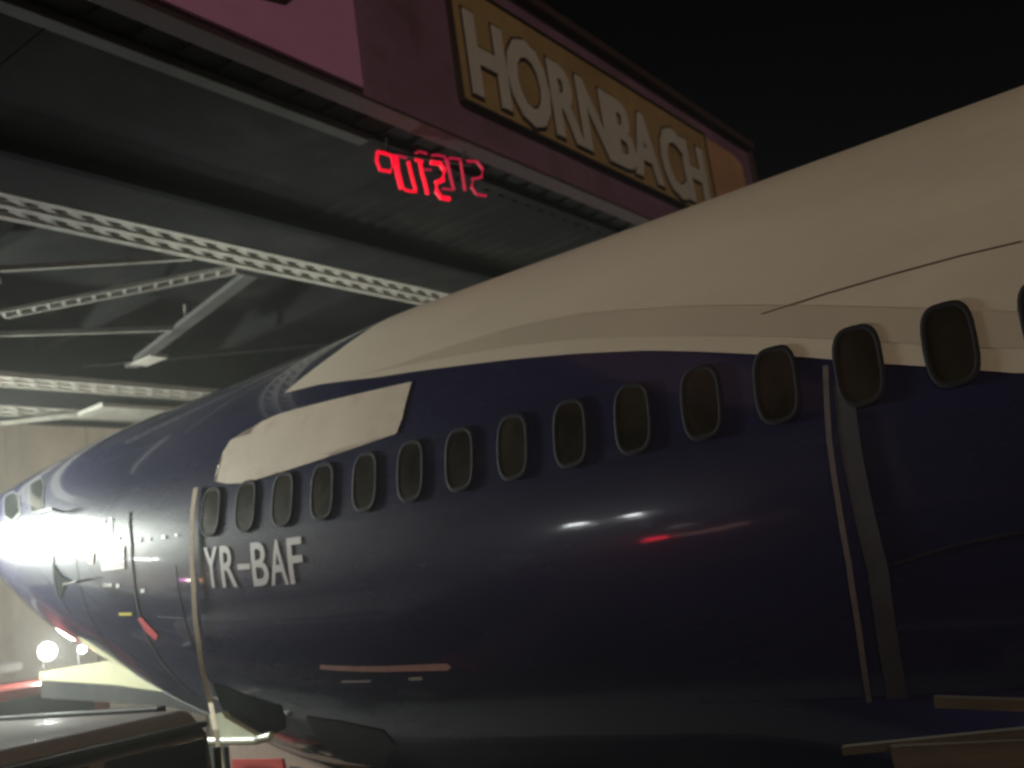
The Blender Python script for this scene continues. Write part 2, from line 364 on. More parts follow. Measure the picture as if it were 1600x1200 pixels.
pz = onX(447, 8, XS).z; py_ = onX(447, 8, XS).y
solid_letter('letter', 'J', py_ - .42, py_ + .10, pz, pz + 1.3, XS + .012, .02, 'letter', s3, .03)
solid_letter('letter_shadow', 'J', py_ - .42, py_ + .10, pz, pz + 1.3, XS + .002, .008, 'outline', s3, .07, .03)

# red windscreen reflection, modelled as glowing strokes under the bridge edge
u = Vector((.351, .936, 0)).normalized(); nrm = u.cross(Vector((0, 0, 1)))
Pc = O + ray(672, 275) * (3.86 / ray(672, 275).z)
led = root0('led_display', 'glowing red reversed figures hanging below the edge of the bridge', 'LED sign', loc=Pc)
strokes = [
    ([(200, 250), (190, 340), (225, 435), (330, 455), (365, 385), (345, 290), (270, 262), (200, 250)], 20, 'ledr'),
    ([(385, 300), (405, 450), (450, 630)], 34, 'ledr'), ([(360, 290), (400, 285), (500, 312)], 16, 'ledd'),
    ([(520, 350), (555, 500), (595, 640)], 22, 'ledr'), ([(480, 640), (540, 660), (605, 662)], 17, 'ledr'),
    ([(590, 330), (670, 350)], 18, 'ledr'), ([(640, 350), (665, 480), (690, 560), (720, 690)], 24, 'ledr'), ([(595, 262), (640, 245), (715, 268)], 14, 'ledd'),
    ([(765, 285), (830, 282), (900, 300), (940, 420), (985, 620)], 15, 'ledd'),
    ([(755, 360), (850, 370), (895, 440), (880, 540), (810, 570), (815, 660), (860, 725), (950, 740)], 30, 'ledr'),
    ([(695, 430), (760, 438)], 12, 'ledd'), ([(880, 632), (990, 645)], 13, 'ledd'),
    ([(950, 312), (1060, 325), (1085, 480), (1110, 650)], 17, 'ledd'), ([(930, 320), (960, 480), (1000, 640)], 12, 'ledd'),
    ([(1130, 345), (1235, 350), (1295, 430), (1285, 512), (1190, 532), (1182, 620), (1230, 690), (1330, 708)], 17, 'ledd')]
for pts, r_, m_ in strokes:
    W = [onplane(560 + x / 6.667, 200 + y / 6.667, Pc, nrm) for x, y in pts]
    bm = bmesh.new(); tube(bm, W, r_ / 6.667 * (Pc - O).length / FPX * .86, 8); rel(obj('figure_stroke', bm, m_, smooth=True), led)
for du in (-.42, .42):  # supports added to hold the reflection strokes
    bm = bmesh.new(); a = Pc + u * du + Vector((0, 0, .2)); cyl(bm, a, Vector((a.x, a.y, ZB + .0)), .012, 6); rel(obj('hanger', bm, 'trim'), led)
bm = bmesh.new(); bar(bm, Pc + u * -.5 - nrm * .03 + Vector((0, 0, .21)), Pc + u * .5 - nrm * .03 + Vector((0, 0, .19)), .03, .03); rel(obj('rail', bm, 'trim'), led)

# ------------------------------------------------------------------ the airliner
T = [(16, 2.46, -1.78, 1.85), (-5, 2.46, -1.76, 1.85), (-6.5, 2.40, -1.56, 1.85), (-8, 2.33, -1.12, 1.80), (-9.3, 2.29, -.62, 1.68), (-10.6, 2.20, -.15, 1.45),
     (-12, 2.08, .56, 1.08), (-13.2, 1.93, 1.00, .75), (-14.2, 1.78, 1.25, .42), (-14.9, 1.53, 1.48, .03)]
T.sort(); YC = 6.75
def prof(X):
    X = max(T[0][0], min(T[-1][0], X))
    for i in range(len(T) - 1):
        if T[i][0] <= X <= T[i + 1][0]:
            a, b = T[i], T[i + 1]; h = b[0] - a[0]; t = (X - a[0]) / h
            out = []
            for k in (1, 2, 3):
                def slope(j):
                    if j <= 0: return (T[1][k] - T[0][k]) / (T[1][0] - T[0][0])
                    if j >= len(T) - 1: return 0
                    s0 = (T[j][k] - T[j - 1][k]) / (T[j][0] - T[j - 1][0]); s1 = (T[j + 1][k] - T[j][k]) / (T[j + 1][0] - T[j][0])
                    return 0 if s0 * s1 <= 0 else 2 * s0 * s1 / (s0 + s1)
                m0, m1 = slope(i), slope(i + 1)
                out.append((2*t**3-3*t*t+1)*a[k] + (t**3-2*t*t+t)*h*m0 + (-2*t**3+3*t*t)*b[k] + (t**3-t*t)*h*m1)
            return EYE + out[0], EYE + out[1], out[2]
def S(X, th, off=0.0):
    """point on the fuselage: th in degrees, 0 = near side, 90 = crown"""
    zt_, zb_, a = prof(X); zc = (zt_ + zb_) / 2; b = (zt_ - zb_) / 2; t = R(th)
    p = Vector((X, YC - a * math.cos(t), zc + b * math.sin(t)))
    if off:
        e = .02; zt2, zb2, a2 = prof(X + e); q = Vector((X + e, YC - a2 * math.cos(t), (zt2 + zb2) / 2 + (zt2 - zb2) / 2 * math.sin(t))) - p
        c = Vector((0, a * math.sin(t), b * math.cos(t))); n = c.cross(q) if c.length > 1e-6 else Vector((0, 0, 1)); n.normalize()
        if n.dot(Vector((0, -math.cos(t), math.sin(t)))) < 0: n = -n
        p = p + n * off
    return p
def hit(px, py):
    """(X, th) where the fuselage is met along a line of sight"""
    r = ray(px, py)
    def gg(t):
        P = O + r * t; zt_, zb_, a = prof(P.x); return ((P.y - YC) / a) ** 2 + ((P.z - (zt_ + zb_) / 2) / ((zt_ - zb_) / 2)) ** 2 - 1
    t = 3.0; best = (9, 3)
    while gg(t) > 0 and t < 25:
        if gg(t) < best[0]: best = (gg(t), t)
        t += .03
    if t >= 25: hi = best[1]
    else:
        lo, hi = t - .03, t
        for _ in range(24):
            mm = (lo + hi) / 2
            if gg(mm) > 0: lo = mm
            else: hi = mm
    P = O + r * hi; zt_, zb_, a = prof(P.x); zc = (zt_ + zb_) / 2; b = (zt_ - zb_) / 2
    return P.x, math.degrees(math.atan2((P.z - zc) / b, -(P.y - YC) / a))
plane = root0('airliner', 'long dark blue airliner fuselage with a white top passing beneath the bridge', 'airplane', loc=(-4, YC, prof(-4)[1]))
bm = bmesh.new(); NS = 128; rings = []
Xs = [-14.9 + .8 * (k / 14) ** 1.6 for k in range(14)] + [-14.1 + k * .2 for k in range(40)] + [-6.1 + k * .5 for k in range(45)]
for X in Xs: rings.append([bm.verts.new(S(X, 360 * k / NS)) for k in range(NS)])
for A, B in zip(rings[:-1], rings[1:]):
    for k in range(NS): bm.faces.new((A[k], A[(k + 1) % NS], B[(k + 1) % NS], B[k]))
bm.faces.new(rings[0]); bm.faces.new(rings[-1])
rel(obj('fuselage_skin', bm, 'blue', smooth=True), plane)

def wrap_bm(bm, fn, off, dx=.25, dth=4.0, thick=0, grid=True):
    """bend a flat mesh whose coordinates are (X, th) on to the fuselage"""
    if grid:
        for axis, st in ((0, dx), (1, dth)):
            lo = min(v.co[axis] for v in bm.verts); hi = max(v.co[axis] for v in bm.verts)
            k = math.floor(lo / st) + 1
            while k * st < hi:
                co = [0, 0, 0]; no = [0, 0, 0]; co[axis] = k * st; no[axis] = 1
                bmesh.ops.bisect_plane(bm, geom=list(bm.verts) + list(bm.edges) + list(bm.faces), plane_co=co, plane_no=no, dist=1e-6); k += 1
    for v in bm.verts: v.co = S(v.co.x, v.co.y, off)
    return bm
def skin_poly(name, pts, off, m, parent=None, dx=.25, dth=4.0, smooth=True):
    bm = bmesh.new(); f = bm.faces.new([bm.verts.new((p[0], p[1], 0)) for p in pts])
    bmesh.ops.triangulate(bm, faces=[f], ngon_method='EAR_CLIP')
    wrap_bm(bm, None, off, dx, dth)
    for f in bm.faces:
        f.normal_update()
    me = bpy.data.meshes.new(name); bmesh.ops.recalc_face_normals(bm, faces=bm.faces)
    fn = sum((f.normal.dot(Vector((0, f.calc_center_median().y - YC, f.calc_center_median().z - 3.0))) for f in bm.faces))
    if fn < 0: bmesh.ops.reverse_faces(bm, faces=bm.faces)
    bm.to_mesh(me); bm.free()
    if smooth:
        for p in me.polygons: p.use_smooth = True
    o = link(name, me, m); return rel(o, parent or plane)
def px_poly(name, pix, off, m, **k): return skin_poly(name, [hit(*p) for p in pix], off, m, **k)

# white crown: lower edge traced, front edge sweeping up to the spine
low = [hit(*p) for p in ((444, 615), (500, 601), (590, 590), (640, 582), (700, 574), (800, 562), (900, 553), (1010, 548), (1100, 550), (1240, 557), (1370, 568), (1450, 573), (1598, 584))]
xl, tl = low[-1]; xp, tp = low[-3]
for X in (0.2, 1, 2, 4, 8, 15.9): low.append((X, tl + (tl - tp) / (xl - xp) * (min(X, 3) - xl) * .6))
front = [hit(*p) for p in ((526, 551), (570, 520))]
front.append((front[-1][0] + (front[-1][0] - front[0][0]) * .9, 90))
def interp(P, X):
    P = sorted(P)
    if X <= P[0][0]: return P[0][1]
    for a, b in zip(P[:-1], P[1:]):
        if a[0] <= X <= b[0]: return a[1] + (b[1] - a[1]) * (X - a[0]) / max(1e-9, b[0] - a[0])
    return P[-1][1]
def skin_band(name, lo, up, x0, x1, off, m, mirror=False, dx=.12, dth=3.0):
    bm = bmesh.new(); prev = None; nj = 36; XX = [x0 + .012 * k for k in range(80) if x0 + .012 * k < x1]; nx = int((x1 - XX[-1]) / dx) + 1; XX += [XX[-1] + (x1 - XX[-1]) * (k + 1) / nx for k in range(nx)]
    for X in XX:
        a, b = interp(lo, X), interp(up, X); b = max(b, a + .01)
        if mirror: a, b = 180 - a, 180 - b
        row = [bm.verts.new(S(X, a + (b - a) * k / nj, off)) for k in range(nj + 1)]
        if prev:
            for k in range(nj):
                f = (prev[k], prev[k + 1], row[k + 1], row[k])
                bm.faces.new(f if not mirror else f[::-1])
        prev = row
    me = bpy.data.meshes.new(name); bmesh.ops.recalc_face_normals(bm, faces=bm.faces)
    bm.faces.ensure_lookup_table(); f = bm.faces[len(bm.faces) // 2]; c_ = f.calc_center_median()
    f.normal_update()
    if f.normal.dot(Vector((0, c_.y - YC, c_.z - 3.0))) < 0: bmesh.ops.reverse_faces(bm, faces=bm.faces)
    bm.to_mesh(me); bm.free()
    for p in me.polygons: p.use_smooth = True
    return rel(link(name, me, m), plane)
FR = [low[0]] + front + [(15.9, 90)]
skin_band('white_crown', low, FR, low[0][0], 15.9, .004, 'white')
skin_band('white_crown', low, FR, low[0][0], 15.9, .004, 'white', mirror=True)
su = [hit(*p) for p in ((1598, 490), (1450, 484), (1280, 479), (1100, 479), (900, 492), (800, 512), (700, 543), (610, 574), (560, 588))]
sl = [hit(*p) for p in ((1598, 547), (1400, 536), (1250, 528), (1100, 525), (1000, 526), (900, 531), (800, 542), (700, 559), (620, 575), (560, 589))]
skin_band('grey_stripe', sl + [(15, sl[0][1] - 3)], su + [(15, su[0][1] - 3)], su[-1][0] + .02, 14.9, .007, 'stripe')
px_poly('painted_patch', [(644, 597), (590, 609), (538, 621), (500, 630), (462, 640), (435, 648), (410, 659), (398, 668), (380, 678), (361, 688), (350, 706), (343, 728), (335, 752), (355, 756), (384, 755), (429, 738), (470, 721), (490, 711), (519, 712), (545, 702), (585, 689), (620, 678), (629, 655)], .006, 'patch', dx=.2, dth=3)

def seam(pix, wpx=.012, m='seam', name='panel_seam', off=.006, ext=None, pts=None):
    P = pts or [hit(*p) for p in pix]
    if ext: P.append(ext)
    bm = bmesh.new(); prev = None; Q = []
    for (a, b) in zip(P[:-1], P[1:]):
        for k in range(8): Q.append((a[0] + (b[0] - a[0]) * k / 8, a[1] + (b[1] - a[1]) * k / 8))
    Q.append(P[-1]); W = [S(x, t, off) for x, t in Q]; N = [S(x, t, off + .1) - S(x, t, off) for x, t in Q]
    L = []
    for i, p in enumerate(W):
        d = W[min(i + 1, len(W) - 1)] - W[max(i - 1, 0)]; s = d.cross(N[i]).normalized() * wpx / 2
        L.append((bm.verts.new(p - s), bm.verts.new(p + s), bm.verts.new(p + s - N[i].normalized() * .003), bm.verts.new(p - s - N[i].normalized() * .003)))
    for A, B in zip(L[:-1], L[1:]):
        bm.faces.new((A[0], A[1], B[1], B[0])); bm.faces.new((A[1], A[2], B[2], B[1])); bm.faces.new((A[3], A[0], B[0], B[3]))
    return rel(obj(name, bm, m), plane)
seam([(1190, 492), (1290, 460), (1400, 428), (1500, 401), (1598, 378)], .009, off=.009)
seam([(1378, 886), (1440, 868), (1500, 850), (1560, 838), (1598, 832)], .014, 'wframe', off=.005)
# faint butt joints between skin sections
for X in (-11.4, 1.4, 4.6, 8.2, 11.6):
    seam(None, .008, 'seam', pts=[(X, t) for t in range(-88, 100, 12)], off=.0055 if X < -7 else .009)
for X in (-8.75, -7.1):
    seam(None, .005, 'trim', pts=[(X, t) for t in range(-70, 10, 10)], off=.0035)
seam(None, .01, 'strapd', pts=[(X, -52.0) for X in (-9, -7, -5, -3)], off=.004)

# cabin windows with raised frames
TW = 12.25
def loop(w_, h_, n=28, p=3.2):
    out = []
    for k in range(n):
        t = 2 * math.pi * k / n; c_, s_ = math.cos(t), math.sin(t)
        out.append((w_ / 2 * math.copysign(abs(c_) ** (2 / p), c_), h_ / 2 * math.copysign(abs(s_) ** (2 / p), s_)))
    return out
def cabin_window(X):
    deg = 1 / (2.0 * math.pi / 180)          # degrees per metre of arc
    specs = [(.250, .410, .0085), (.238, .398, .0118), (.212, .366, .0122), (.195, .348, .0090)]
    bm = bmesh.new(); rr = []
    for w_, h_, off in specs: rr.append([bm.verts.new(S(X + a, TW + b * deg, off)) for a, b in loop(w_, h_)])
    for A, B in zip(rr[:-1], rr[1:]):
        for k in range(28): bm.faces.new((A[k], A[(k + 1) % 28], B[(k + 1) % 28], B[k]))
    f = rel(obj('window', bm, 'wframe', smooth=True), plane)
    bm = bmesh.new(); cc = bm.verts.new(S(X, TW, .0105)); rs_ = [[bm.verts.new(S(X + a * f_, TW + b * f_ * deg, .0098)) for a, b in loop(.20, .35)] for f_ in (1, .75, .5, .25)]
    for k in range(28):
        for A_, B_ in zip(rs_[:-1], rs_[1:]): bm.faces.new((A_[k], A_[(k + 1) % 28], B_[(k + 1) % 28], B_[k]))
        bm.faces.new((cc, rs_[-1][k], rs_[-1][(k + 1) % 28]))
    p = obj('pane', bm, 'glass', smooth=True); p.parent = f
WX = [-.968 - .434 * k for k in range(14)]
for k in range(-6, 14): cabin_window(-.975 - .4345 * k)

# registration letters
tops = [hit(*p)[1] for p in ((404, 849), (436, 843), (462, 837))]; bots = [hit(*p)[1] for p in ((409, 920), (440, 913), (460, 908))]
t1, t0 = sum(tops) / 3, sum(bots) / 3
for ch, a, b in (('Y', (321, 895), (342, 895)), ('R', (346, 893), (369, 890)), ('-', (373, 897), (392, 893)), ('B', (394, 885), (419, 882)), ('A', (423, 895), (449, 890)), ('F', (450, 872), (473, 869))):
    xa, xb = hit(*a)[0], hit(*b)[0]; bm = glyph_bm(ch, .012)
    if ch == '-': ta, tb = t0 + (t1 - t0) * .40, t0 + (t1 - t0) * .53
    else: ta, tb = t0, t1
    for v in bm.verts: v.co = Vector((xa + v.co.x * (xb - xa), ta + v.co.y * (tb - ta), 0))
    wrap_bm(bm, None, .005, .3, 2.0)
    rel(obj('registration_letter', bm, 'regn'), plane)

# nose: flight-deck windows, door seams, stencils, placards and painted reflections
for pix in ([(9, 777), (20, 771), (29, 776), (31, 800), (20, 812), (9, 806)], [(49, 757), (64, 749), (68, 760), (67, 796), (51, 799)]):
    h_ = [hit(*p) for p in pix]; c0 = (sum(a for a, _ in h_) / len(h_), sum(b for _, b in h_) / len(h_))
    big = [(c0[0] + (a - c0[0]) * 1.22, c0[1] + (b - c0[1]) * 1.2) for a, b in h_]
    f = skin_poly('flight_deck_window', big, .008, 'wframe'); p = skin_poly('pane', h_, .013, 'carglass'); p.parent = f; p.matrix_parent_inverse = Matrix()
for pix in ([(203, 800), (206, 850), (209, 900), (216, 950), (228, 990)], [(228, 990), (250, 1030), (285, 1070), (318, 1096)], [(85, 868), (84, 900), (90, 930), (110, 960)]):
    seam(pix, .022, 'wframe', 'door_edge', .006)
def blob(name, x, y, w_, h_, m, off=.008):
    return px_poly(name, [(x - w_ / 2, y - h_ / 2), (x + w_ / 2, y - h_ / 2), (x + w_ / 2, y + h_ / 2), (x - w_ / 2, y + h_ / 2)], off, m)
for x, y, w_, h_ in ((123, 840, 4, 9), (151, 827, 5, 5), (162, 815, 5, 4), (174, 822, 3, 26), (182, 841, 10, 5), (218, 843, 4, 7), (233, 842, 3, 5), (256, 839, 4, 5), (276, 836, 3, 4), (169, 914, 14, 5), (185, 915, 5, 6), (224, 923, 6, 6)):
    blob('stencil_mark', x, y, w_, h_, 'stencil')
px_poly('yellow_arrow', [(131, 861), (142, 855), (155, 861), (147, 865), (146, 880), (140, 880), (139, 865)], .009, 'yellow')
blob('yellow_placard', 197, 959, 20, 4, 'yellow'); px_poly('red_placard', [(216, 966), (222, 964), (248, 992), (244, 1000), (230, 988)], .008, 'red')
px_poly('maroon_placard', [(158, 858), (195, 852), (196, 888), (160, 892)], .007, 'maroon')  # brownish striped reflection painted on the nose
for y in (866, 876, 885): px_poly('stencil_line', [(160, y), (194, y - 5), (194, y - 3.4), (160, y + 1.6)], .010, 'tape')
px_poly('static_port_panel', [(84, 881), (98, 900), (114, 908), (104, 913), (96, 935)], .008, 'dark')  # small dark wedge on the nose
for pix, m_ in (([(501, 1038), (700, 1036), (706, 1042), (700, 1047), (501, 1045)], 'tape'), ([(534, 1063), (580, 1062), (580, 1065), (534, 1066)], 'regn'), ([(638, 1058), (660, 1057), (661, 1062), (640, 1063)], 'regn')):
    px_poly('scuff_plate', pix, .006, m_)  # light streaks mirrored low on the side, painted as patches
# dark reflections and shadow on the belly, painted as two patches
px_poly('gear_bay_opening', [(334, 1067), (352, 1072), (376, 1083), (412, 1094), (440, 1103), (447, 1122), (446, 1138), (410, 1150), (380, 1135), (352, 1114)], .006, 'dark')
px_poly('belly_panel', [(478, 1119), (540, 1128), (600, 1142), (618, 1164), (600, 1196), (540, 1190), (500, 1160)], .006, 'strapd')
# pitot probes
for p in ((100, 800), (140, 905)):
    x_, t_ = hit(*p); bm = bmesh.new(); a = S(x_, t_, 0); b = S(x_, t_, .12); tube(bm, [a, b, b + Vector((-.22, 0, 0))], .012, 8); rel(obj('probe', bm, 'metal'), plane)
# wing root fairing: the bulge low on the side where the wing was taken off
bm = bmesh.new(); G = []
for i in range(41):
    X = -2.75 + i * .3; row = []; e = min(1, max(0, (X + 2.75) / 3.2)); e = e * e * (3 - 2 * e)
    for j in range(17):
        s = j / 16; row.append(bm.verts.new(S(X, -34 - 46 * s, .002 + .42 * e * math.sin(math.pi * s) ** .7)))
    G.append(row)
for A, B in zip(G[:-1], G[1:]):
    for j in range(16): bm.faces.new((A[j], A[j + 1], B[j + 1], B[j]))
rel(obj('wing_root_fairing', bm, 'blue', smooth=True), plane)

# pale reflector front, added outside the view to be mirrored in the paint
wh_ = root0('warehouse', 'pale ribbed warehouse front at the far end of the road', 'building', loc=(-42, -8, 0))
for i in range(16): rel(box('wall_panel', (-42.3, -40 + i * 3.2, 0), (-42 + (i % 2) * .05, -40 + i * 3.2 + 3.17, 9.2), 'vanwhite'), wh_)
for i in range(5): rel(box('pane', (-41.94, -36 + i * 8, 5.2), (-41.88, -33.5 + i * 8, 6.8), 'carglass'), wh_)
# ------------------------------------------------------------------ strap and painted reflections
def strap(name, path, w_, m, label, hang=None, off=.02, th_=.006):
    Q = []
    for (a, b) in zip(path[:-1], path[1:]):
        for k in range(6): Q.append((a[0] + (b[0] - a[0]) * k / 6, a[1] + (b[1] - a[1]) * k / 6))
    Q.append(path[-1]); W = [S(x, t, off) for x, t in Q]
    if hang: W += [Vector(h) for h in hang]
    bm = bmesh.new(); L = []
    for i, p in enumerate(W):
        dn = Vector((0, p.y - YC, (p.z - 3.0))).normalized() if i < len(Q) else Vector((0, -1, 0)); sx = Vector((w_ / 2, 0, 0))
        L.append([bm.verts.new(p - sx), bm.verts.new(p + sx), bm.verts.new(p + sx - dn * th_), bm.verts.new(p - sx - dn * th_)])
    for A, B in zip(L[:-1], L[1:]):
        for k in range(4): bm.faces.new((A[k], A[(k + 1) % 4], B[(k + 1) % 4], B[k]))
    bm.faces.new(L[0]); bm.faces.new(L[-1])
    o = obj(name, bm, m, smooth=True); return tag(o, label, 'strap')
pl_ = [hit(*p) for p in ((309, 763), (304, 800), (303, 850), (306, 920), (313, 1000), (324, 1065), (331, 1095))]
xs_ = pl_[0][0]
strap('cargo_strap', pl_, .06, 'strap',
      'tan cargo strap running down the blue side just ahead of the registration letters', hang=[onY(337, 1140, 5.05), onY(346, 1200, 5.05), onY(352, 1250, 5.05)])
ra = [hit(*p) for p in ((1291, 572), (1297, 690), (1310, 780), (1327, 880), (1343, 985), (1358, 1090), (1370, 1150), (1380, 1198))]  # upright reflection on the blue side, laid on as two grey strips
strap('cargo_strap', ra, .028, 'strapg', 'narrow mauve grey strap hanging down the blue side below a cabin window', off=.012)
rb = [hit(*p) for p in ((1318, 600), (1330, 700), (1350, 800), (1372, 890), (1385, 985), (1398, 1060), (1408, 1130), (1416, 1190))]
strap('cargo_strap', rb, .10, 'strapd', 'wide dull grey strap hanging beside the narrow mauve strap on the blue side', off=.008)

# ------------------------------------------------------------------ low-loader trailer and its tractor
tr = root0('low_loader_trailer', 'low trailer with a pale yellow gooseneck carrying the blue fuselage', 'trailer', loc=(-2, YC, 0))
def tp_(name, a, b, m, bev=.01): return rel(box(name, a, b, m, bev=bev), tr)
tp_('deck', (-8.4, YC - 1.4, .52), (14, YC + 1.4, .72), 'steel2')
for s in (-1, 1): tp_('side_rail', (-8.4, YC + s * 1.46 - .05, .42), (14, YC + s * 1.46 + .05, .78), 'steel')
for i, s in enumerate((-1, 1)):              # gooseneck beams, sloping
    pass
def slab(name, pts, y0, y1, m, par):
    bm = bmesh.new(); A = [bm.verts.new((x, y0, z)) for x, z in pts]; B = [bm.verts.new((x, y1, z)) for x, z in pts]
    bm.faces.new(A); bm.faces.new(B[::-1])
    for k in range(len(pts)): bm.faces.new((A[k], A[(k + 1) % len(pts)], B[(k + 1) % len(pts)], B[k]))
    return rel(obj(name, bm, m), par)
zg = [onY(60, 1050, 6.0), onY(165, 1033, 6.0), onY(215, 1045, 6.0), onY(262, 1082, 6.0), onY(180, 1070, 6.0), onY(62, 1062, 6.0)]
slab('gooseneck', [(p.x, p.z) for p in zg], 6.0, 7.5, 'traileryel', tr)
zg2 = [onY(64, 1064, 5.95), onY(180, 1072, 5.95), onY(262, 1086, 5.95), onY(330, 1120, 5.95), onY(262, 1104, 5.95), onY(64, 1090, 5.95)]
slab('gooseneck_side', [(p.x, p.z) for p in zg2], 5.95, 7.55, 'steel', tr)
for x in (1.2, 2.5, 3.8, 10.2, 11.5, 12.8):
    for s in (-1, 1):
        bm = bmesh.new(); cyl(bm, (x, YC + s * 1.36, .42), (x, YC + s * 1.08, .42), .42, 24); wh = rel(obj('wheel', bm, 'tyre', smooth=True), tr)
        bm = bmesh.new(); cyl(bm, (x, YC + s * 1.37, .42), (x, YC + s * 1.30, .42), .22, 16); rm = obj('rim', bm, 'rim'); rm.parent = wh
for x in (-6.9, -2.0, 4.0, 9.0):             # padded cradles under the belly
    zb_ = prof(x)[1]
    tp_('cradle', (x - .25, YC - 1.2, .72), (x + .25, YC + 1.2, zb_ - .08), 'steel'); tp_('cradle_pad', (x - .27, YC - 1.0, zb_ - .08), (x + .27, YC + 1.0, zb_ + .04), 'carpet')
    for s in (-1, 1):
        bm = bmesh.new(); bar(bm, (x, YC + s * 1.2, .75), S(x, -62 if s < 0 else 242, .06), .14, .10); rel(obj('cradle_arm', bm, 'steel'), tr)
# tubular arch and bracket by the strap
A_ = [onY(x, y, 5.25) for x, y in ((288, 1235), (289, 1190), (292, 1172), (302, 1162), (325, 1158), (360, 1158), (400, 1157), (424, 1150))]
bm = bmesh.new(); tube(bm, A_, .032, 10); rel(obj('tube_arch', bm, 'tubegreen', smooth=True), tr)
A_ = [onY(x, y, 5.3) for x, y in ((326, 1118), (346, 1113), (352, 1122), (400, 1150), (418, 1156), (392, 1161), (350, 1165), (338, 1160))]
slab('bracket', [(p.x, p.z) for p in A_], 5.3, 5.36, 'tubegreen', tr)
A_ = [onY(x, y, 5.45) for x, y in ((304, 1240), (304, 1180), (312, 1168), (350, 1168), (356, 1240))]
slab('mud_guard', [(p.x, p.z) for p in A_], 5.45, 5.5, 'trim', tr)
A_ = [onY(x, y, 5.6) for x, y in ((362, 1187), (440, 1186), (452, 1240), (366, 1240))]
slab('red_marker_board', [(p.x, p.z) for p in A_], 5.6, 5.63, 'cabred', tr)
A_ = [onY(x, y, 5.8) for x, y in ((350, 1168), (425, 1155), (520, 1201), (560, 1240), (350, 1240))]
slab('padding_board', [(p.x, p.z) for p in A_], 5.8, 5.9, 'carpet', tr)

# timbers wedged under the wing root
for (p, q, w_, h_, lb) in (((1460, 1096), (1680, 1104), .07, .045, 'topmost grey timber of those lying under the wing root at the lower corner'),
                       ((1318, 1172), (1680, 1136), .06, .035, 'long thin timber slanting below the wing root, second from the top'),
                       ((1400, 1192), (1700, 1180), .12, .16, 'thick brown timber at the bottom of the pile below the wing root')):
    bm = bmesh.new(); yy = 4.62; bar(bm, onY(*p, yy), onY(*q, yy + .1), w_, h_); o = obj('timber', bm, 'wood'); tag(o, lb, 'timber', 'timbers under the wing root')
t4 = root0('support_stand', 'brown steel stand holding the timbers below the wing root', 'stand', loc=(0, 5.0, 0))
rel(box('post', (-.9, 4.8, 0), (-.7, 5.0, 1.45), 'wood'), t4); rel(box('post', (1.0, 4.8, 0), (1.2, 5.0, 1.45), 'wood'), t4); rel(box('beam', (-1.2, 4.72, 1.45), (1.6, 5.1, 1.60), 'wood'), t4)

# red tractor ahead of the trailer with working lamps on its rear rack
tc_ = root0('tractor_truck', 'red truck with glaring rear work lamps in front of the trailer gooseneck', 'truck', loc=(-16, 6.9, 0))
def tq(name, a, b, m, bev=.03): return rel(box(name, a, b, m, bev=bev), tc_)
tq('chassis', (-20.0, 6.2, .55), (-13.2, 7.6, .85), 'trim'); tq('cab', (-20.2, 5.75, .7), (-17.2, 8.15, 2.35), 'cabred', .12)
tq('engine_cover', (-17.1, 5.8, .9), (-13.4, 8.1, 2.2), 'cabred', .1)
tq('roof_cap', (-20.0, 5.9, 2.35), (-15.6, 8.0, 2.50), 'vanwhite', .06)
tq('rear_window', (-13.42, 6.1, 1.5), (-13.37, 7.8, 2.05), 'carglass', .0)
for x in (-19.2, -15.2, -14.0):
    for s in (-1, 1):
        bm = bmesh.new(); cyl(bm, (x, 6.9 + s * 1.25, .5), (x, 6.9 + s * .95, .5), .5, 24); wh = rel(obj('wheel', bm, 'tyre', smooth=True), tc_)
for (px, py, r_, mm, e) in ((70, 1018, .125, 'lampw', 1), (125, 1015, .055, 'lamps', 0)):
    P = onX(px, py, -14.2); bm = bmesh.new(); cyl(bm, P + Vector((.02, 0, 0)), P + Vector((.05, 0, 0)), r_, 20); lmp = rel(obj('work_lamp', bm, 'trim'), tc_)
    bm = bmesh.new(); bmesh.ops.create_uvsphere(bm, u_segments=16, v_segments=8, radius=r_ * .95); bmesh.ops.translate(bm, vec=P + Vector((.06, 0, 0)), verts=bm.verts)
    ls = obj('lens', bm, mm, smooth=True); ls.parent = lmp
    bm = bmesh.new(); cyl(bm, P - Vector((.06, 0, 0)), Vector((P.x - .06, P.y, 2.2)), .012, 8); rel(obj('lamp_post', bm, 'trim'), tc_)
    if e:
        l = bpy.data.lights.new('work_light', 'POINT'); l.energy = 240; l.shadow_soft_size = .12; l.color = (.95, 1, .93)
        lo_ = bpy.data.objects.new('work_light', l); C.objects.link(lo_); lo_.location = P + Vector((.3, 0, 0))
tq('rack', (-14.3, 7.2, 2.10), (-14.1, 9.0, 2.2), 'trim', 0)

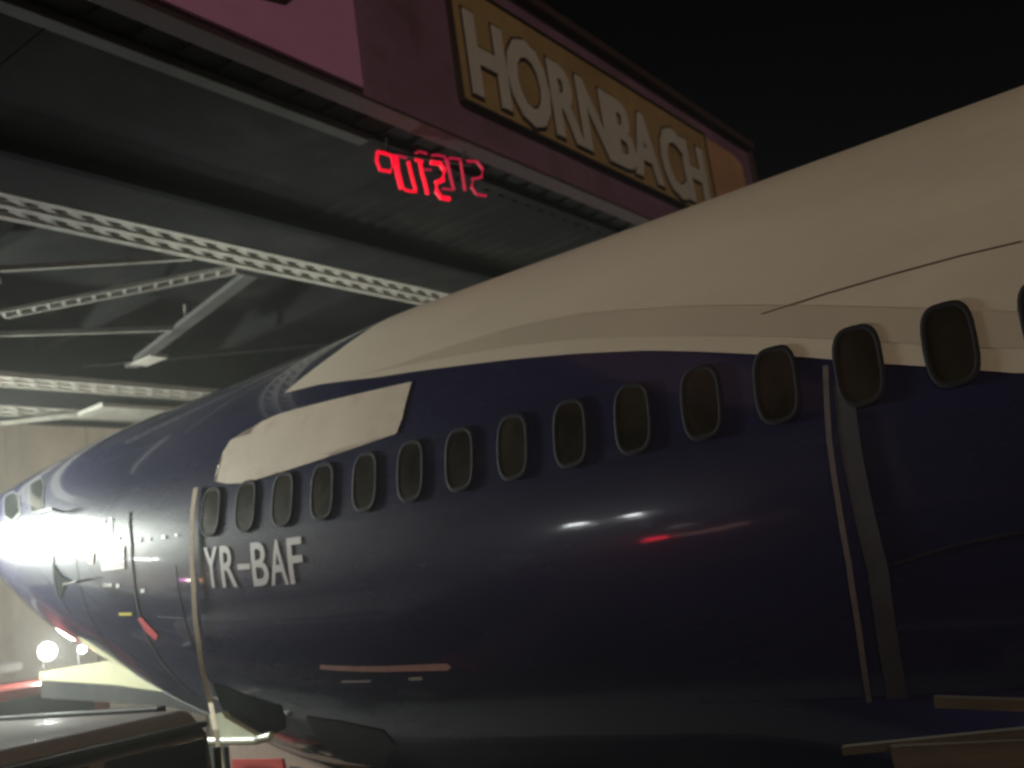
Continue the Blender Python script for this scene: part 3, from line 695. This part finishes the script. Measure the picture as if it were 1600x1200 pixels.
# ------------------------------------------------------------------ vans
def make_van(name, label, loc, L=5.6, W=1.95, H=2.3, paint='vangrey', flip=False, white=True, group=None):
    v = empty(name, loc, label, 'van', group, rz=math.pi if flip else 0)
    def pt(n_, bm, m_, par=v, smooth=False): return obj(n_, bm, m_, par, smooth)
    # side outline (x forward = -X), extruded across with a narrower roof
    out = [(-L/2, .45), (-L/2 + .05, .95), (-L/2 + .65, 1.15), (-L/2 + 1.35, H - .12), (-L/2 + 1.7, H), (L/2 - .15, H), (L/2, H - .15), (L/2 + .02, .45)]
    bm = bmesh.new(); A = []; B = []
    for x, z in out:
        k = 0 if z < 1.2 else (z - 1.2) / (H - 1.2) * .16
        A.append(bm.verts.new((x, -W/2 + k, z))); B.append(bm.verts.new((x, W/2 - k, z)))
    bm.faces.new(A); bm.faces.new(B[::-1])
    for k in range(len(out)): bm.faces.new((A[k], A[(k+1) % len(out)], B[(k+1) % len(out)], B[k]))
    bmesh.ops.bevel(bm, geom=list(bm.edges), offset=.06, segments=3, affect='EDGES', profile=.5, clamp_overlap=True)
    pt('body', bm, paint, smooth=True)
    def side(x, z, s): k = (z - 1.2) / (H - 1.2) * .16 if z > 1.2 else 0; return Vector((x, s * (W/2 - k + .006), z))
    for s in (-1, 1):
        xs = [-L/2 + 1.45, -L/2 + 2.35, -L/2 + 3.75, L/2 - .25]
        for i in range(3):
            a, b = xs[i] + .05, xs[i + 1] - .05; z0, z1 = 1.32, H - .30
            q = [side(a, z0, s), side(b, z0, s), side(b, z1, s), side(a + (.35 if i == 0 else 0), z1, s)]
            bm = bmesh.new(); f = bm.faces.new([bm.verts.new(p) for p in q]); r = bmesh.ops.extrude_face_region(bm, geom=[f]); bmesh.ops.translate(bm, vec=(0, s * .012, 0), verts=[w_ for w_ in r['geom'] if isinstance(w_, bmesh.types.BMVert)])
            pt('side_window', bm, 'carglass')
        bm = bmesh.new(); bx(bm, (-L/2 + .3, s * (W/2 + .004), .62), (L/2 - .3, s * (W/2 + .03), .74), .008); pt('side_moulding', bm, 'trim')
        bm = bmesh.new(); bx(bm, (-L/2 + 1.35, s * (W/2 + .0), 1.30), (-L/2 + 1.5, s * (W/2 + .22), 1.62), .03); pt('wing_mirror', bm, 'trim')
        bm = bmesh.new(); bx(bm, (-L/2 + 1.0, s * (W/2 - .17), H - .03), (L/2 - .4, s * (W/2 - .19 - .05), H + .03), .01); pt('roof_rail', bm, 'trim')
        for x in (-L/2 + .95, L/2 - 1.05):
            bm = bmesh.new(); cyl(bm, (x, s * (W/2 + .02), .36), (x, s * (W/2 - .22), .36), .36, 24); wh = pt('wheel', bm, 'tyre', smooth=True)
            bm = bmesh.new(); cyl(bm, (x, s * (W/2 + .03), .36), (x, s * (W/2 - .05), .36), .21, 16); pt('rim', bm, 'rim', wh)
        bm = bmesh.new(); bx(bm, (-L/2 - .01, s * .55, .72), (-L/2 + .12, s * .88, .92), .02); pt('headlight', bm, 'stencil')
        bm = bmesh.new(); bx(bm, (L/2 - .05, s * .80, .9), (L/2 + .04, s * .92, 1.35), .01); pt('tail_light', bm, 'red')
    bm = bmesh.new(); f = bm.faces.new([bm.verts.new(p) for p in ((-L/2 + .70, -W/2 + .16, 1.22), (-L/2 + .70, W/2 - .16, 1.22), (-L/2 + 1.31, W/2 - .24, H - .17), (-L/2 + 1.31, -W/2 + .24, H - .17))])
    r = bmesh.ops.extrude_face_region(bm, geom=[f]); bmesh.ops.translate(bm, vec=(-.035, 0, .022), verts=[w_ for w_ in r['geom'] if isinstance(w_, bmesh.types.BMVert)]); pt('windscreen', bm, 'carglass')
    for s in (-1, 1):
        bm = bmesh.new(); bx(bm, (L/2 + .005, min(s * .05, s * .72), 1.3), (L/2 + .035, max(s * .05, s * .72), H - .17), .01); pt('rear_window', bm, 'carglass')
        bm = bmesh.new(); bx(bm, (L/2 + .02, s * .80 - .02, .7), (L/2 + .05, s * .80 + .02, H - .25), .005); pt('door_hinge_rail', bm, 'trim')
    bm = bmesh.new(); bx(bm, (L/2 - .08, -.72, H - .11), (L/2 + .07, .72, H - .075), .008); pt('rear_lip', bm, 'trim')
    bm = bmesh.new(); bx(bm, (L/2 - .02, -.9, .36), (L/2 + .12, .9, .56), .02); pt('bumper', bm, 'trim')
    bm = bmesh.new(); bx(bm, (-L/2 - .1, -.9, .32), (-L/2 + .05, .9, .58), .02); pt('bumper', bm, 'trim')
    return v
make_van('parked_van', 'dull brown grey van whose roof shows below the plane\'s nose', (-8.35, 3.22, 0), L=5.6, W=1.85, H=2.17)
van2 = make_van('parked_van', 'white escort van waiting on the camera side of the road', (-9.2, -5.9, 0), L=5.6, W=1.95, H=2.62, paint='vanwhite')
for x, z, m_, w_ in ((-.40, 2.67, 'lamps', .16), (.80, 2.67, 'lamps', .13), (1.05, .86, 'lampr', .22), (2.1, .95, 'lampt', .62)):  # the last is a glowing strip added for its streak in the paint
    bm = bmesh.new(); bx(bm, (x - w_, .90, z - .04), (x + w_, 1.01, z + .04), .01); obj('marker_lamp', bm, m_, van2)
van3 = make_van('parked_van', 'white escort van with a coloured light bar on its roof', (-22.5, -5.2, 0), L=5.2, W=1.95, H=2.4, paint='vanwhite')
for x, m_ in ((-.55, 'lampv'), (-.2, 'lampr'), (.15, 'lamps'), (.5, 'lampo')):
    bm = bmesh.new(); bx(bm, (x - .13, .2, 2.43), (x + .13, .62, 2.57), .02); obj('beacon', bm, m_, van3)

# ------------------------------------------------------------------ floodlight tower at the nose and added ones beyond the left of the view
def tower(loc, aim, label, energy, zz, spot=150):
    t = empty('floodlight_tower', loc, label, 'floodlight', 'floodlight towers by the road')
    L0 = Vector(loc)
    def rt(n_, bm, m_, par=t): return obj(n_, bm, m_, par)
    bm = bmesh.new(); bx(bm, (-.6, -.4, .1), (.6, .4, .75), .04); rt('generator', bm, 'traileryel')
    bm = bmesh.new(); cyl(bm, (0, 0, .7), (0, 0, zz), .05, 10); rt('mast', bm, 'metal')
    bm = bmesh.new(); cyl(bm, (0, -.7, zz), (0, .7, zz), .03, 8); rt('crossbar', bm, 'metal')
    for s in (-1, 1):
        bm = bmesh.new(); bar(bm, (0, 0, .15), (0, s * 1.1, .02), .08, .05); rt('outrigger', bm, 'metal')
    d = (Vector(aim) - (L0 + Vector((0, 0, zz)))).normalized(); q = d.to_track_quat('Z', 'Y').to_matrix()
    for y_ in (-.5, 0, .5):
        bm = bmesh.new(); bx(bm, (-.2, -.16, -.12), (.2, .16, 0), .02); bmesh.ops.transform(bm, matrix=q.to_4x4(), verts=bm.verts); bmesh.ops.translate(bm, vec=(0, y_, zz + .16), verts=bm.verts); h_ = rt('lamp_head', bm, 'trim')
        bm = bmesh.new(); bx(bm, (-.18, -.14, .003), (.18, .14, .012)); bmesh.ops.transform(bm, matrix=q.to_4x4(), verts=bm.verts); bmesh.ops.translate(bm, vec=(0, y_, zz + .16), verts=bm.verts); rt('lens', bm, 'lampw', h_)
    l = bpy.data.lights.new('flood', 'SPOT'); l.energy = energy; l.spot_size = R(spot); l.spot_blend = 1; l.shadow_soft_size = .35; l.color = (.93, 1, .90)
    o = bpy.data.objects.new('flood', l); C.objects.link(o); o.parent = t; o.location = Vector((0, 0, zz + .16)) + d * .25; o.rotation_euler = (-d).to_track_quat('Z', 'Y').to_euler()
    return t
tower((-13.9, 3.9, 0), (-10.8, 6, 3.3), 'floodlight tower standing close beside the nose', 6800, 4.5, 98)
tower((-27, 6.0, 0), (-30, -9, 4), 'floodlight tower farther along the road shining on the near wall', 6000, 5.2, 110)  # unseen lamp added so the near wall shows bright in the nose paint
tower((-27, -5.5, 0), (-28, 13, 4.5), 'floodlight tower across the road lighting the tall concrete wall', 7000, 5.0, 120)  # unseen lamp added to brighten the far wall

tower((-31, -3, 0), (-42, -5, 4), 'floodlight tower lighting the warehouse front', 14000, 5.4, 140)  # unseen lamp added to light the front mirrored in the nose

tower((-20.5, 3.6, 0), (-15.0, 7.5, 7.2), 'floodlight tower aimed up at the steel under the bridge', 7500, 3.9, 84)  # unseen lamp added to brighten the lattice chords from below
